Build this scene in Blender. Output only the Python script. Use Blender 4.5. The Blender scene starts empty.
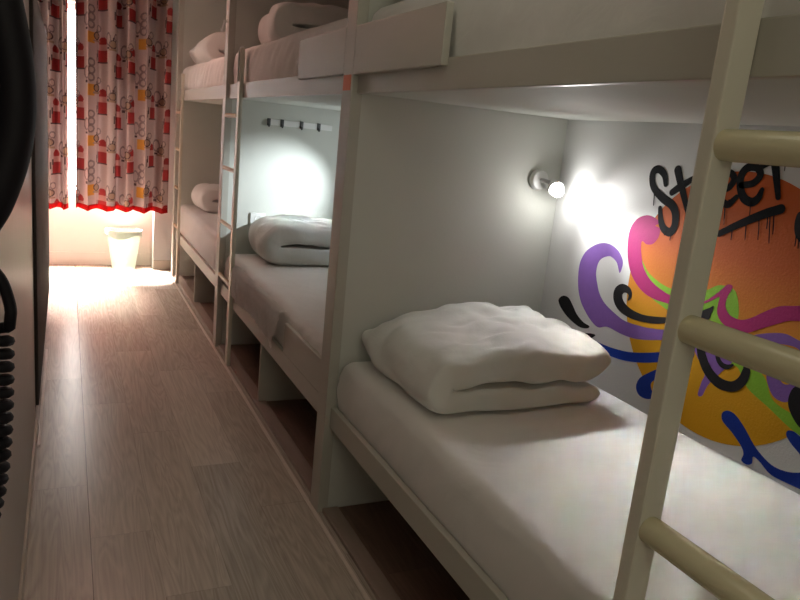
import bpy, bmesh, math, random
import numpy as np
from mathutils import Vector, Matrix, noise as mnoise

SC = bpy.context.scene
COL = SC.collection

# ------------------------------------------------------------------ camera
cam_data = bpy.data.cameras.new('camera'); cam = bpy.data.objects.new('camera', cam_data)
COL.objects.link(cam); SC.camera = cam
ROT = ((0.904631, 0.005216, -0.426164), (-0.414636, 0.242078, -0.877197), (0.098589, 0.970243, 0.221154))
cam.matrix_world = Matrix(((ROT[0][0], ROT[0][1], ROT[0][2], 0.0), (ROT[1][0], ROT[1][1], ROT[1][2], 0.0),
                           (ROT[2][0], ROT[2][1], ROT[2][2], 1.4), (0, 0, 0, 1)))
cam_data.sensor_width = 36.0; cam_data.lens = 706.6 * 36.0 / 800.0; cam_data.clip_start = 0.02

# ------------------------------------------------------------------ sky, sun, lights, exposure
world = bpy.data.worlds.new('sky'); SC.world = world; world.use_nodes = True
wb = world.node_tree.nodes['Background']
wb.inputs['Color'].default_value = (1.0, 0.95, 0.90, 1); wb.inputs['Strength'].default_value = 28.0
def light(name, kind, loc, target, energy, color, **kw):
    d = bpy.data.lights.new(name, kind); d.energy = energy; d.color = color
    for k, v in kw.items(): setattr(d, k, v)
    o = bpy.data.objects.new(name, d); COL.objects.link(o); o.location = loc
    o.rotation_euler = (Vector(target) - Vector(loc)).to_track_quat('-Z', 'Y').to_euler()
    return o
light('sun', 'SUN', (0.2, 9.0, 5.0), (0.2, 9.0 - 1.0, 5.0 - 2.0), 800.0, (1.0, 0.83, 0.75), angle=0.7)
light('far_fill', 'AREA', (0.30, 4.8, 2.45), (0.42, 4.6, 0), 9.5, (1.0, 0.53, 0.44), shape='RECTANGLE', size=0.7, size_y=1.6)  # added fill without a fixture, pink like bounce off the curtains
light('aisle_fill', 'AREA', (0.12, 1.3, 2.46), (0.20, 1.3, 0), 5.2, (1.0, 0.95, 0.74), shape='RECTANGLE', size=0.4, size_y=2.6)  # unseen fill added over the aisle to lift floor and boards
light('rear_fill', 'AREA', (0.25, -1.1, 1.75), (0.55, 1.2, 0.7), 5.0, (1.0, 0.96, 0.76), shape='RECTANGLE', size=0.7, size_y=1.0)  # fill added behind the camera to brighten near-facing sides
vs = SC.view_settings
vs.view_transform = 'Standard'; vs.look = 'None'; vs.gamma = 1.0; vs.use_curve_mapping = False; vs.exposure = 0.0
SC.cycles.use_denoising = True
SC.cycles.max_bounces = 10; SC.cycles.diffuse_bounces = 6; SC.cycles.transparent_max_bounces = 12
SC.cycles.sample_clamp_indirect = 6.0

# ------------------------------------------------------------------ materials
def new_mat(name):
    m = bpy.data.materials.new(name); m.use_nodes = True
    nt = m.node_tree; b = nt.nodes['Principled BSDF']
    return m, nt, b
def N(nt, t, **kw):
    n = nt.nodes.new(t)
    for k, v in kw.items(): setattr(n, k, v)
    return n
def paint(name, col, rough=0.5, vary=0.06, scale=6.0, bump=0.0, bscale=120.0, spec=0.5, metallic=0.0, stretch=(1, 1, 1), dist=0.002):
    """plain material with slight procedural colour variation and fine bump"""
    m, nt, b = new_mat(name)
    tc = N(nt, 'ShaderNodeTexCoord'); mp = N(nt, 'ShaderNodeMapping'); mp.inputs['Scale'].default_value = stretch
    nt.links.new(tc.outputs['Object'], mp.inputs['Vector'])
    nz = N(nt, 'ShaderNodeTexNoise'); nz.inputs['Scale'].default_value = scale; nz.inputs['Detail'].default_value = 5
    nt.links.new(mp.outputs['Vector'], nz.inputs['Vector'])
    mx = N(nt, 'ShaderNodeMix', data_type='RGBA')
    c1 = [max(0, c * (1 - vary)) for c in col]; c2 = [min(1, c * (1 + vary)) for c in col]
    mx.inputs[6].default_value = (*c1, 1); mx.inputs[7].default_value = (*c2, 1)
    nt.links.new(nz.outputs['Fac'], mx.inputs[0]); nt.links.new(mx.outputs[2], b.inputs['Base Color'])
    b.inputs['Roughness'].default_value = rough; b.inputs['Metallic'].default_value = metallic
    b.inputs['Specular IOR Level'].default_value = spec
    if bump:
        n2 = N(nt, 'ShaderNodeTexNoise'); n2.inputs['Scale'].default_value = bscale; n2.inputs['Detail'].default_value = 3
        nt.links.new(mp.outputs['Vector'], n2.inputs['Vector'])
        bp = N(nt, 'ShaderNodeBump'); bp.inputs['Strength'].default_value = bump; bp.inputs['Distance'].default_value = dist
        nt.links.new(n2.outputs['Fac'], bp.inputs['Height']); nt.links.new(bp.outputs['Normal'], b.inputs['Normal'])
    return m

def laminate(name, dark, light_, rough, x0=0.065, wid=0.1975, length=1.2):
    """floor boards running along Y; joints staggered from board to board"""
    m, nt, b = new_mat(name)
    L = nt.links.new
    tc = N(nt, 'ShaderNodeTexCoord'); sx = N(nt, 'ShaderNodeSeparateXYZ'); L(tc.outputs['Object'], sx.inputs[0])
    def mth(op, a, c=None, d=None):
        n = N(nt, 'ShaderNodeMath', operation=op)
        for i, v in enumerate((a, c, d)):
            if v is None: continue
            if isinstance(v, (int, float)): n.inputs[i].default_value = v
            else: L(v, n.inputs[i])
        return n.outputs[0]
    u = mth('DIVIDE', mth('SUBTRACT', sx.outputs['X'], x0), wid)
    k = mth('FLOOR', u); fu = mth('FRACT', u)
    yy = mth('DIVIDE', mth('ADD', mth('SUBTRACT', sx.outputs['Y'], 2.31), mth('MULTIPLY', k, 0.38)), length)
    j = mth('FLOOR', yy); fv = mth('FRACT', yy)
    cmb = N(nt, 'ShaderNodeCombineXYZ'); L(k, cmb.inputs[0]); L(j, cmb.inputs[1])
    wn = N(nt, 'ShaderNodeTexWhiteNoise', noise_dimensions='3D'); L(cmb.outputs[0], wn.inputs['Vector'])
    # grain, shifted from board to board
    off = N(nt, 'ShaderNodeVectorMath', operation='SCALE'); L(wn.outputs['Color'], off.inputs[0]); off.inputs['Scale'].default_value = 9.0
    add = N(nt, 'ShaderNodeVectorMath', operation='ADD'); L(tc.outputs['Object'], add.inputs[0]); L(off.outputs[0], add.inputs[1])
    mp = N(nt, 'ShaderNodeMapping'); mp.inputs['Scale'].default_value = (11, 0.9, 1); L(add.outputs[0], mp.inputs[0])
    wv = N(nt, 'ShaderNodeTexNoise'); wv.inputs['Scale'].default_value = 1.3; wv.inputs['Detail'].default_value = 2; wv.inputs['Distortion'].default_value = 0.6; L(mp.outputs[0], wv.inputs['Vector'])
    rings = mth('FRACT', mth('MULTIPLY', wv.outputs['Fac'], 11.0))
    rings = mth('ABSOLUTE', mth('SUBTRACT', rings, 0.5))
    mp2 = N(nt, 'ShaderNodeMapping'); mp2.inputs['Scale'].default_value = (130, 5, 1); L(add.outputs[0], mp2.inputs[0])
    fine = N(nt, 'ShaderNodeTexNoise'); fine.inputs['Scale'].default_value = 1.0; fine.inputs['Detail'].default_value = 4; L(mp2.outputs[0], fine.inputs['Vector'])
    t = mth('ADD', mth('MULTIPLY', rings, 0.50), mth('MULTIPLY', fine.outputs['Fac'], 0.6))
    t = mth('ADD', t, mth('MULTIPLY', mth('SUBTRACT', wn.outputs['Value'], 0.5), 0.35))
    mx = N(nt, 'ShaderNodeMix', data_type='RGBA'); mx.inputs[6].default_value = (*dark, 1); mx.inputs[7].default_value = (*light_, 1); L(t, mx.inputs[0])
    # joints
    gu = mth('LESS_THAN', fu, 0.014); gv = mth('LESS_THAN', fv, 0.0028); g = mth('MAXIMUM', gu, gv)
    mx2 = N(nt, 'ShaderNodeMix', data_type='RGBA'); L(mth('MAXIMUM', mth('MULTIPLY', g, 0.22), mth('MULTIPLY', mth('MULTIPLY', gu, mth('COMPARE', k, 0.0, 0.1)), 0.85)), mx2.inputs[0]); L(mx.outputs[2], mx2.inputs[6]); mx2.inputs[7].default_value = (0.02, 0.014, 0.011, 1)
    L(mx2.outputs[2], b.inputs['Base Color'])
    b.inputs['Roughness'].default_value = rough; b.inputs['Specular IOR Level'].default_value = 0.4
    h = mth('SUBTRACT', mth('MULTIPLY', t, 0.25), g)
    bp = N(nt, 'ShaderNodeBump'); bp.inputs['Strength'].default_value = 0.25; bp.inputs['Distance'].default_value = 0.001
    L(h, bp.inputs['Height']); L(bp.outputs['Normal'], b.inputs['Normal'])
    return m

def cloth(name, col, sheen=0.2, weave=0.12, crease=0.25):
    m, nt, b = new_mat(name); L = nt.links.new
    tc = N(nt, 'ShaderNodeTexCoord')
    n1 = N(nt, 'ShaderNodeTexNoise'); n1.inputs['Scale'].default_value = 9; n1.inputs['Detail'].default_value = 4; n1.inputs['Distortion'].default_value = 0.8
    L(tc.outputs['Object'], n1.inputs['Vector'])
    n2 = N(nt, 'ShaderNodeTexNoise'); n2.inputs['Scale'].default_value = 420; L(tc.outputs['Object'], n2.inputs['Vector'])
    b1 = N(nt, 'ShaderNodeBump'); b1.inputs['Strength'].default_value = crease; b1.inputs['Distance'].default_value = 0.012; L(n1.outputs['Fac'], b1.inputs['Height'])
    b2 = N(nt, 'ShaderNodeBump'); b2.inputs['Strength'].default_value = weave; b2.inputs['Distance'].default_value = 0.001
    L(n2.outputs['Fac'], b2.inputs['Height']); L(b1.outputs['Normal'], b2.inputs['Normal']); L(b2.outputs['Normal'], b.inputs['Normal'])
    mx = N(nt, 'ShaderNodeMix', data_type='RGBA'); mx.inputs[6].default_value = (*[c * 0.96 for c in col], 1); mx.inputs[7].default_value = (*[min(1, c * 1.03) for c in col], 1)
    L(n1.outputs['Fac'], mx.inputs[0]); L(mx.outputs[2], b.inputs['Base Color'])
    b.inputs['Roughness'].default_value = 0.85; b.inputs['Sheen Weight'].default_value = sheen; b.inputs['Specular IOR Level'].default_value = 0.2
    return m

M = {}
M['wall'] = paint('wall_paint', (0.62, 0.60, 0.57), 0.55, 0.03, 3, 0.25, 90)
M['wall_lit'] = paint('window_lit_wall_paint', (0.84, 0.80, 0.74), 0.6, 0.02, 3, 0.2, 90)  # wall paint made lighter to carry the window glare
M['wall_gloss'] = paint('glossy_wall_paint', (0.46, 0.40, 0.37), 0.34, 0.05, 2, 0.3, 7, spec=0.3, dist=0.01)
M['mural_wall'] = paint('roughcast_wall_paint', (0.72, 0.72, 0.71), 0.6, 0.03, 4, 0.35, 170, dist=0.002)
M['ceiling'] = paint('ceiling_paint', (0.70, 0.68, 0.65), 0.8, 0.02, 3, 0.1, 60)
M['board'] = paint('bunk_paint', (0.49, 0.475, 0.42), 0.42, 0.07, 8, 0.15, 60, stretch=(1, 0.3, 1))
M['panel'] = paint('partition_paint', (0.62, 0.63, 0.58), 0.75, 0.04, 4, 0.2, 90, spec=0.2)
M['ladder'] = paint('ladder_paint', (0.70, 0.67, 0.56), 0.33, 0.06, 12, 0.15, 40, stretch=(1, 1, 0.3))
M['rung'] = paint('cream_rung_paint', (0.70, 0.65, 0.43), 0.2, 0.07, 20, 0.2, 40, stretch=(1, 0.3, 1))
M['rung_wood'] = paint('bare_rung_wood', (0.62, 0.46, 0.30), 0.4, 0.15, 20, 0.2, 60, stretch=(1, 0.2, 1))
M['floor'] = laminate('grey_brown_laminate', (0.34, 0.30, 0.25), (0.76, 0.69, 0.60), 0.27)
M['floor_under'] = laminate('shaded_laminate', (0.13, 0.075, 0.055), (0.26, 0.165, 0.125), 0.5, x0=0.93, wid=0.16)  # reddish wood under the beds, with their shade mixed into the colours
M['strip'] = paint('worn_wood_strip', (0.30, 0.23, 0.19), 0.5, 0.3, 25, 0.3, 60, stretch=(1, 0.15, 1))
M['strip_light'] = paint('pale_edge_strip', (0.68, 0.62, 0.55), 0.35, 0.1, 25)
M['sheet'] = cloth('white_cotton', (0.80, 0.79, 0.77))
M['sheet2'] = cloth('creased_white_cotton', (0.80, 0.78, 0.75), crease=0.5)
M['duvet'] = cloth('quilt_cotton', (0.82, 0.82, 0.79), crease=0.4)
M['brown'] = paint('dark_brown_laminate', (0.065, 0.052, 0.046), 0.75, 0.12, 14, 0.1, 50, spec=0.08, stretch=(1, 1, 0.2))
M['darkplinth'] = paint('plinth_brown', (0.055, 0.036, 0.032), 0.5, 0.1, 14)
M['black'] = paint('black_plastic', (0.008, 0.006, 0.009), 0.6, 0.1, 10, spec=0.2)
M['white_plastic'] = paint('white_plastic', (0.78, 0.78, 0.76), 0.35, 0.02, 10)
M['grey_metal'] = paint('brushed_metal', (0.45, 0.45, 0.45), 0.35, 0.05, 40, metallic=0.9)
M['dark_metal'] = paint('dark_metal', (0.10, 0.10, 0.10), 0.4, 0.05, 40, metallic=0.7)
M['skirting'] = paint('skirting_paint', (0.52, 0.44, 0.36), 0.4, 0.06, 10)
M['sticker'] = paint('orange_sticker', (0.75, 0.20, 0.10), 0.5, 0.12, 90)
M['frame'] = paint('white_window_frame', (0.75, 0.74, 0.72), 0.35, 0.02, 5)
M['ink'] = paint('black_spray_paint', (0.010, 0.010, 0.012), 0.85, 0.3, 120, 0.3, 140, spec=0.12, dist=0.002)
for nm, c in dict(purple=(0.235, 0.115, 0.42), magenta=(0.42, 0.020, 0.16), green=(0.25, 0.52, 0.035), blue=(0.006, 0.035, 0.32),
                  black=(0.010, 0.008, 0.010)).items():
    M['paint_' + nm] = paint(nm + '_wall_paint', c, 0.7, 0.08, 40, 0.3, 140, spec=0.2, dist=0.002)

def sun_paint():
    """sprayed disc: orange above blending to yellow below, the blend sprayed on the wall"""
    m, nt, b = new_mat('orange_yellow_spray_paint'); L = nt.links.new
    tc = N(nt, 'ShaderNodeTexCoord'); sx = N(nt, 'ShaderNodeSeparateXYZ'); L(tc.outputs['Object'], sx.inputs[0])
    nz = N(nt, 'ShaderNodeTexNoise'); nz.inputs['Scale'].default_value = 160; L(tc.outputs['Object'], nz.inputs['Vector'])
    a = N(nt, 'ShaderNodeMath', operation='MULTIPLY_ADD'); L(nz.outputs['Fac'], a.inputs[0]); a.inputs[1].default_value = 0.10; L(sx.outputs['Z'], a.inputs[2])
    mr = N(nt, 'ShaderNodeMapRange'); L(a.outputs[0], mr.inputs['Value']); mr.inputs['From Min'].default_value = 0.60; mr.inputs['From Max'].default_value = 1.45
    cr = N(nt, 'ShaderNodeValToRGB'); L(mr.outputs[0], cr.inputs[0])
    e = cr.color_ramp.elements
    e[0].position = 0.0; e[0].color = (0.66, 0.33, 0.006, 1)
    e[1].position = 1.0; e[1].color = (0.56, 0.10, 0.010, 1)
    for p, c in ((0.40, (0.68, 0.34, 0.008, 1)), (0.56, (0.66, 0.22, 0.025, 1)), (0.72, (0.60, 0.125, 0.018, 1))):
        x = e.new(p); x.color = c
    L(cr.outputs[0], b.inputs['Base Color']); b.inputs['Roughness'].default_value = 0.7; b.inputs['Specular IOR Level'].default_value = 0.2
    n2 = N(nt, 'ShaderNodeTexNoise'); n2.inputs['Scale'].default_value = 140; L(tc.outputs['Object'], n2.inputs['Vector'])
    bp = N(nt, 'ShaderNodeBump'); bp.inputs['Strength'].default_value = 0.3; bp.inputs['Distance'].default_value = 0.002
    L(n2.outputs['Fac'], bp.inputs['Height']); L(bp.outputs['Normal'], b.inputs['Normal'])
    return m
M['paint_sun'] = sun_paint()

def curtain_mat(name, attr=None, col=(0.6, 0.03, 0.02), trans=0.45):
    m, nt, b = new_mat(name); L = nt.links.new
    out = nt.nodes['Material Output']; nt.nodes.remove(b)
    tc = N(nt, 'ShaderNodeTexCoord'); nz = N(nt, 'ShaderNodeTexNoise'); nz.inputs['Scale'].default_value = 300; L(tc.outputs['Object'], nz.inputs['Vector'])
    mx = N(nt, 'ShaderNodeMix', data_type='RGBA', blend_type='MULTIPLY'); mx.inputs[0].default_value = 0.25; L(nz.outputs['Fac'], mx.inputs[7])
    if attr:
        at = N(nt, 'ShaderNodeAttribute'); at.attribute_name = attr; L(at.outputs['Color'], mx.inputs[6])
    else: mx.inputs[6].default_value = (*col, 1)
    d = N(nt, 'ShaderNodeBsdfDiffuse'); t = N(nt, 'ShaderNodeBsdfTranslucent'); ms = N(nt, 'ShaderNodeMixShader'); ms.inputs[0].default_value = trans
    L(mx.outputs[2], d.inputs['Color']); L(mx.outputs[2], t.inputs['Color'])
    L(d.outputs[0], ms.inputs[1]); L(t.outputs[0], ms.inputs[2]); L(ms.outputs[0], out.inputs['Surface'])
    return m
M['curtain'] = curtain_mat('printed_curtain_cotton', 'pattern', trans=0.008)
M['hem'] = curtain_mat('red_hem_cotton', None, (0.19, 0.008, 0.008), 0.01)

def glass_mat():
    m, nt, b = new_mat('window_glass'); L = nt.links.new
    out = nt.nodes['Material Output']; nt.nodes.remove(b)
    t = N(nt, 'ShaderNodeBsdfTransparent'); g = N(nt, 'ShaderNodeBsdfGlossy'); g.inputs['Roughness'].default_value = 0.02
    ms = N(nt, 'ShaderNodeMixShader'); ms.inputs[0].default_value = 0.05
    L(t.outputs[0], ms.inputs[1]); L(g.outputs[0], ms.inputs[2]); L(ms.outputs[0], out.inputs['Surface'])
    return m
M['glass'] = glass_mat()
def bin_mat(name, col, alpha):
    m, nt, b = new_mat(name)
    b.inputs['Base Color'].default_value = (*col, 1); b.inputs['Roughness'].default_value = 0.4
    b.inputs['Alpha'].default_value = alpha
    return m
M['bin'] = bin_mat('frosted_bin_plastic', (0.80, 0.88, 0.80), 0.6)
M['bag'] = paint('bin_liner', (0.80, 0.84, 0.78), 0.4, 0.1, 30, 0.6, 40, dist=0.01)
M['green_plastic'] = paint('pale_green_wrapper', (0.28, 0.62, 0.42), 0.4, 0.2, 30)
def emit_mat(name, col, s):
    m, nt, b = new_mat(name)
    b.inputs['Base Color'].default_value = (*col, 1); b.inputs['Emission Color'].default_value = (*col, 1); b.inputs['Emission Strength'].default_value = s
    return m
M['bulb'] = emit_mat('lit_bulb', (1.0, 0.98, 0.95), 12.0)

# ------------------------------------------------------------------ object helpers
BASE = {}
def thing(name, label, cat, loc, group=None):
    o = bpy.data.objects.new(name, None); COL.objects.link(o); o.location = loc; o.empty_display_size = 0.05
    o['label'] = label; o['category'] = cat
    if group: o['group'] = group
    BASE[o.name] = Vector(loc)
    return o
def tag(o, label, cat, group=None):
    o['label'] = label; o['category'] = cat
    if group: o['group'] = group
    return o
def obj(name, bm, mat, parent=None, label=None, smooth=None):
    """links a bmesh given in world coordinates as ONE mesh object (local to its thing's base)"""
    me = bpy.data.meshes.new(name)
    base = BASE[parent.name] if parent is not None else None
    bmesh.ops.recalc_face_normals(bm, faces=bm.faces[:])
    if base is None and name not in STRUCT:          # a top-level mesh gets its origin at its own base
        xs = [v.co for v in bm.verts]
        base0 = Vector(((min(v.x for v in xs) + max(v.x for v in xs)) / 2, (min(v.y for v in xs) + max(v.y for v in xs)) / 2, min(v.z for v in xs)))
    elif base is None: base0 = Vector((0, 0, 0))
    else: base0 = base
    for v in bm.verts: v.co -= base0
    bm.to_mesh(me); bm.free()
    o = bpy.data.objects.new(name, me); COL.objects.link(o)
    if isinstance(mat, (list, tuple)):
        for m in mat: me.materials.append(m)
    else: me.materials.append(mat)
    if parent is not None: o.parent = parent
    else: o.location = base0
    BASE[o.name] = base0
    if smooth:
        for p in me.polygons: p.use_smooth = True
        me.set_sharp_from_angle(angle=math.radians(smooth))
    if label: o['label'] = label
    return o
STRUCT = set()
def struct(name, bm, mat, smooth=None):
    STRUCT.add(name); o = obj(name, bm, mat, None, None, smooth); o['kind'] = 'structure'; return o
def B(): return bmesh.new()
def box(bm, x0, x1, y0, y1, z0, z1, bev=0.0, seg=2):
    t = bmesh.new(); bmesh.ops.create_cube(t, size=1.0)
    for v in t.verts:
        v.co = Vector((x0 + (v.co.x + .5) * (x1 - x0), y0 + (v.co.y + .5) * (y1 - y0), z0 + (v.co.z + .5) * (z1 - z0)))
    if bev: bmesh.ops.bevel(t, geom=t.edges[:], offset=bev, segments=seg, profile=0.6, affect='EDGES')
    merge(bm, t); return bm
def merge(bm, t):
    me = bpy.data.meshes.new('tmp'); t.to_mesh(me); t.free(); bm.from_mesh(me); bpy.data.meshes.remove(me)
def catmull(pts, n=8, closed=False):
    P = [Vector(p) for p in pts]; out = []; L = len(P); rng = L if closed else L - 1
    for i in range(rng):
        a = P[(i - 1) % L] if closed or i > 0 else P[0] * 2 - P[1]
        b = P[i]; c = P[(i + 1) % L]; d = P[(i + 2) % L] if closed or i + 2 < L else P[-1] * 2 - P[-2]
        for k in range(n):
            t = k / n
            out.append(0.5 * ((2 * b) + (c - a) * t + (2 * a - 5 * b + 4 * c - d) * t * t + (3 * b - a - 3 * c + d) * t ** 3))
    if not closed: out.append(P[-1])
    return out
def tube(bm, pts, r, seg=12, cap=True):
    P = [Vector(p) for p in pts]; rings = []
    R = r if isinstance(r, (list, tuple)) else [r] * len(P)
    T0 = (P[1] - P[0]).normalized(); up = Vector((0, 0, 1)) if abs(T0.z) < 0.9 else Vector((0, 1, 0))
    nrm = (up - T0 * up.dot(T0)).normalized()
    for i, p in enumerate(P):
        T = ((P[min(i + 1, len(P) - 1)] - P[max(i - 1, 0)])).normalized()
        nrm = (nrm - T * nrm.dot(T)).normalized(); bn = T.cross(nrm)
        rings.append([bm.verts.new(p + (nrm * math.cos(2 * math.pi * k / seg) + bn * math.sin(2 * math.pi * k / seg)) * R[i]) for k in range(seg)])
    for a, b in zip(rings, rings[1:]):
        for k in range(seg): bm.faces.new((a[k], a[(k + 1) % seg], b[(k + 1) % seg], b[k]))
    if cap: bm.faces.new(rings[0]); bm.faces.new(rings[-1])
    return bm
def lathe(bm, prof, origin, axis, seg=24):
    """prof: (radius, distance along axis)"""
    ax = Vector(axis).normalized(); q = Vector((0, 0, 1)).rotation_difference(ax); o = Vector(origin); rings = []
    for r, h in prof:
        if r < 1e-6: rings.append([bm.verts.new(o + q @ Vector((0, 0, h)))])
        else: rings.append([bm.verts.new(o + q @ Vector((r * math.cos(2 * math.pi * k / seg), r * math.sin(2 * math.pi * k / seg), h))) for k in range(seg)])
    for a, b in zip(rings, rings[1:]):
        for k in range(seg):
            if len(a) == 1 and len(b) == 1: continue
            if len(a) == 1: bm.faces.new((a[0], b[k], b[(k + 1) % seg]))
            elif len(b) == 1: bm.faces.new((a[k], a[(k + 1) % seg], b[0]))
            else: bm.faces.new((a[k], a[(k + 1) % seg], b[(k + 1) % seg], b[k]))
    return bm
def nz(x, y, z, s=1.0, seed=0.0): return mnoise.noise(Vector((x * s + seed, y * s - seed, z * s + 2 * seed)))
def fbm(x, y, z, s, seed=0.0): return nz(x, y, z, s, seed) + 0.5 * nz(x, y, z, s * 2.1, seed + 3) + 0.25 * nz(x, y, z, s * 4.3, seed + 7)

# ------------------------------------------------------------------ room shell
XF, XB, XW = 0.85, 0.87, 1.745           # post fronts, bunk board fronts, wall behind the bunks
YP = [0.195, 2.275, 4.36, 6.44]; PT = 0.09  # partitions (near face) and their thickness
struct('floor', box(B(), -0.9, 1.745, -1.5, 7.2, -0.05, 0.0), M['floor'])
struct('trim_1', box(B(), 0.832, 0.846, -1.4, 6.60, 0.0, 0.006, 0.002), M['strip_light'])      # pale edging strip along the bunks
struct('ceiling', box(B(), -0.9, 1.9, -1.5, 7.2, 2.5, 2.56), M['ceiling'])
struct('wall_right', box(B(), XW, XW + 0.12, -1.5, 7.2, 0.0, 2.5), M['mural_wall'])
struct('wall_left', box(B(), -0.33, -0.128, -1.5, 3.27, 0.0, 2.5, 0.006), M['wall_gloss'])
struct('wall_left_far', box(B(), -0.9, -0.78, 3.27, 7.2, 0.0, 2.5), M['wall'])
struct('wall_left_return', box(B(), -0.9, -0.33, 3.15, 3.27, 0.0, 2.5), M['wall'])
struct('wall_back', box(B(), -0.9, 1.9, -1.62, -1.5, 0.0, 2.5), M['wall'])
bm = B(); box(bm, -0.128, -0.119, -1.4, 3.25, 0.0, 0.055, 0.002); struct('baseboard_left', bm, M['skirting'])
# far wall: low wall under the window, wall above, pier to the right, window niche between
WZ0, WZ1, YN = 0.66, 2.25, 6.96
bm = B()
box(bm, -0.78, 0.722, YN, 7.2, 0, WZ0); box(bm, -0.78, 0.722, YN, 7.2, WZ1, 2.5); box(bm, -0.78, -0.55, YN, 7.2, WZ0, WZ1); box(bm, 0.68, 0.722, YN, 7.2, WZ0, WZ1)
struct('wall_far', bm, M['wall_lit'])
struct('wall_far_pier', box(B(), 0.722, 1.745, 6.78, 7.2, 0, 2.5), M['wall'])
bm = B(); box(bm, -0.78, 0.720, YN - 0.014, YN, 0, 0.115, 0.003); struct('baseboard_far', bm, M['wall_lit'])  # takes the same tone lightened for window glare
bm = B(); box(bm, 0.722, 1.74, 6.766, 6.78, 0, 0.085, 0.003); struct('baseboard_far_pier', bm, M['skirting'])
# window
bm = B()
for a in ((-0.55, -0.50, WZ0, WZ1), (0.63, 0.68, WZ0, WZ1), (0.28, 0.33, WZ0 + .05, WZ1 - .05), (-0.50, 0.63, WZ0, WZ0 + .05), (-0.50, 0.63, WZ1 - .05, WZ1)):
    box(bm, a[0], a[1], 7.10, 7.15, a[2], a[3], 0.004)
win = struct('window_1', bm, M['frame'])
def part_of_struct(name, bm, mat, parent): return obj(name, bm, mat, parent)
part_of_struct('pane', box(B(), -0.50, 0.28, 7.122, 7.128, WZ0 + .05, WZ1 - .05), M['glass'], win)
part_of_struct('pane', box(B(), 0.33, 0.63, 7.122, 7.128, WZ0 + .05, WZ1 - .05), M['glass'], win)
part_of_struct('window_sill', box(B(), -0.55, 0.68, 6.955, 7.10, WZ0 - 0.005, WZ0 + 0.02, 0.005), M['frame'], win)

# ------------------------------------------------------------------ partitions between the bunks
PL = ['grey painted partition at the near end of the closest bunk', 'grey painted partition with the lit wall lamp, behind the folded duvet',
      'pale partition carrying the coat hooks, lit by a bright spot', 'far end partition beside the printed curtain']
for i, y in enumerate(YP):
    t = thing('bunk_partition', PL[i], 'partition', ((XF + XW) / 2, y + PT / 2, 0), 'full height partitions between the bunks')
    obj('panel', box(B(), XF + 0.04, XW, y + 0.004, y + PT - 0.004, 0, 2.5, 0.002), M['panel'], t)
    p = obj('post', box(B(), XF, XF + 0.04, y, y + PT, 0, 2.5, 0.003), M['board'], t)
    if i == 1:
        obj('sticker', box(B(), XF - 0.0012, XF, y + 0.010, y + 0.080, 1.540, 1.590), M['sticker'], p, 'small orange sticker')
    if i == 2:
        bm = B(); lathe(bm, [(0, 0), (0.012, 0), (0.012, 0.004), (0.005, 0.008), (0.005, 0.02), (0, 0.022)], (XF, y + 0.045, 1.965), (-1, 0, 0), 14)
        tube(bm, catmull([(XF - 0.014, y + 0.045, 1.965), (XF - 0.022, y + 0.045, 1.93), (XF - 0.028, y + 0.045, 1.905), (XF - 0.036, y + 0.045, 1.92)], 6), 0.006, 8)
        obj('hook', bm, M['white_plastic'], p, 'white hook near the post top', 40)

# ------------------------------------------------------------------ bunk beds
BL = ['nearest built-in bunk bed, with the mural behind its lower berth', 'middle built-in bunk bed, lower berth holding the rolled duvet', 'farthest built-in bunk bed, next to the curtained window']
for i in range(3):
    y0, y1 = YP[i] + PT + 0.001, YP[i + 1] - 0.001; XR = XW - 0.002
    t = thing('bunk_bed', BL[i], 'bunk bed', ((XF + XW) / 2, (y0 + y1) / 2, 0), 'built-in bunk beds along the right wall')
    obj('lower_deck', box(B(), XB + 0.022, XR, y0, y1, 0.385, 0.415), M['board'], t)
    fb = B(); box(fb, XB, XB + 0.022, y0, y1, 0.345, 0.425, 0.003); obj('lower_front_board', fb, M['board'], t)
    obj('upper_deck', box(B(), XB + 0.022, XR, y0, y1, 1.535, 1.60), M['panel'], t)
    obj('upper_front_board', box(B(), XB, XB + 0.022, y0, y1, 1.532, 1.612, 0.003), M['board'], t)
    ym = (y0 + y1) / 2
    obj('divider_panel', box(B(), 0.888, XR, ym - 0.01 + (0.02 if i else -.02), ym + 0.01 + (0.02 if i else -.02), 0.012, 0.385, 0.002), M['board'], t)
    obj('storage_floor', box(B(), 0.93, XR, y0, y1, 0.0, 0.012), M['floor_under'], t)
    obj('kerb_strip', box(B(), 0.868, 0.93, y0, y1, 0.0, 0.018, 0.004), M['strip'], t)
    if i == 0: obj('guard_board', box(B(), XF, XF + 0.022, 1.655, y1, 1.590, 1.742, 0.004), M['board'], t)
    if i == 1:
        obj('guard_board', box(B(), XF, XF + 0.022, y0, 2.905, 1.594, 1.746, 0.004), M['board'], t)
        obj('guard_board', box(B(), XB, XB + 0.022, y0, 2.93, 0.425, 0.560, 0.004), M['board'], t)

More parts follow.
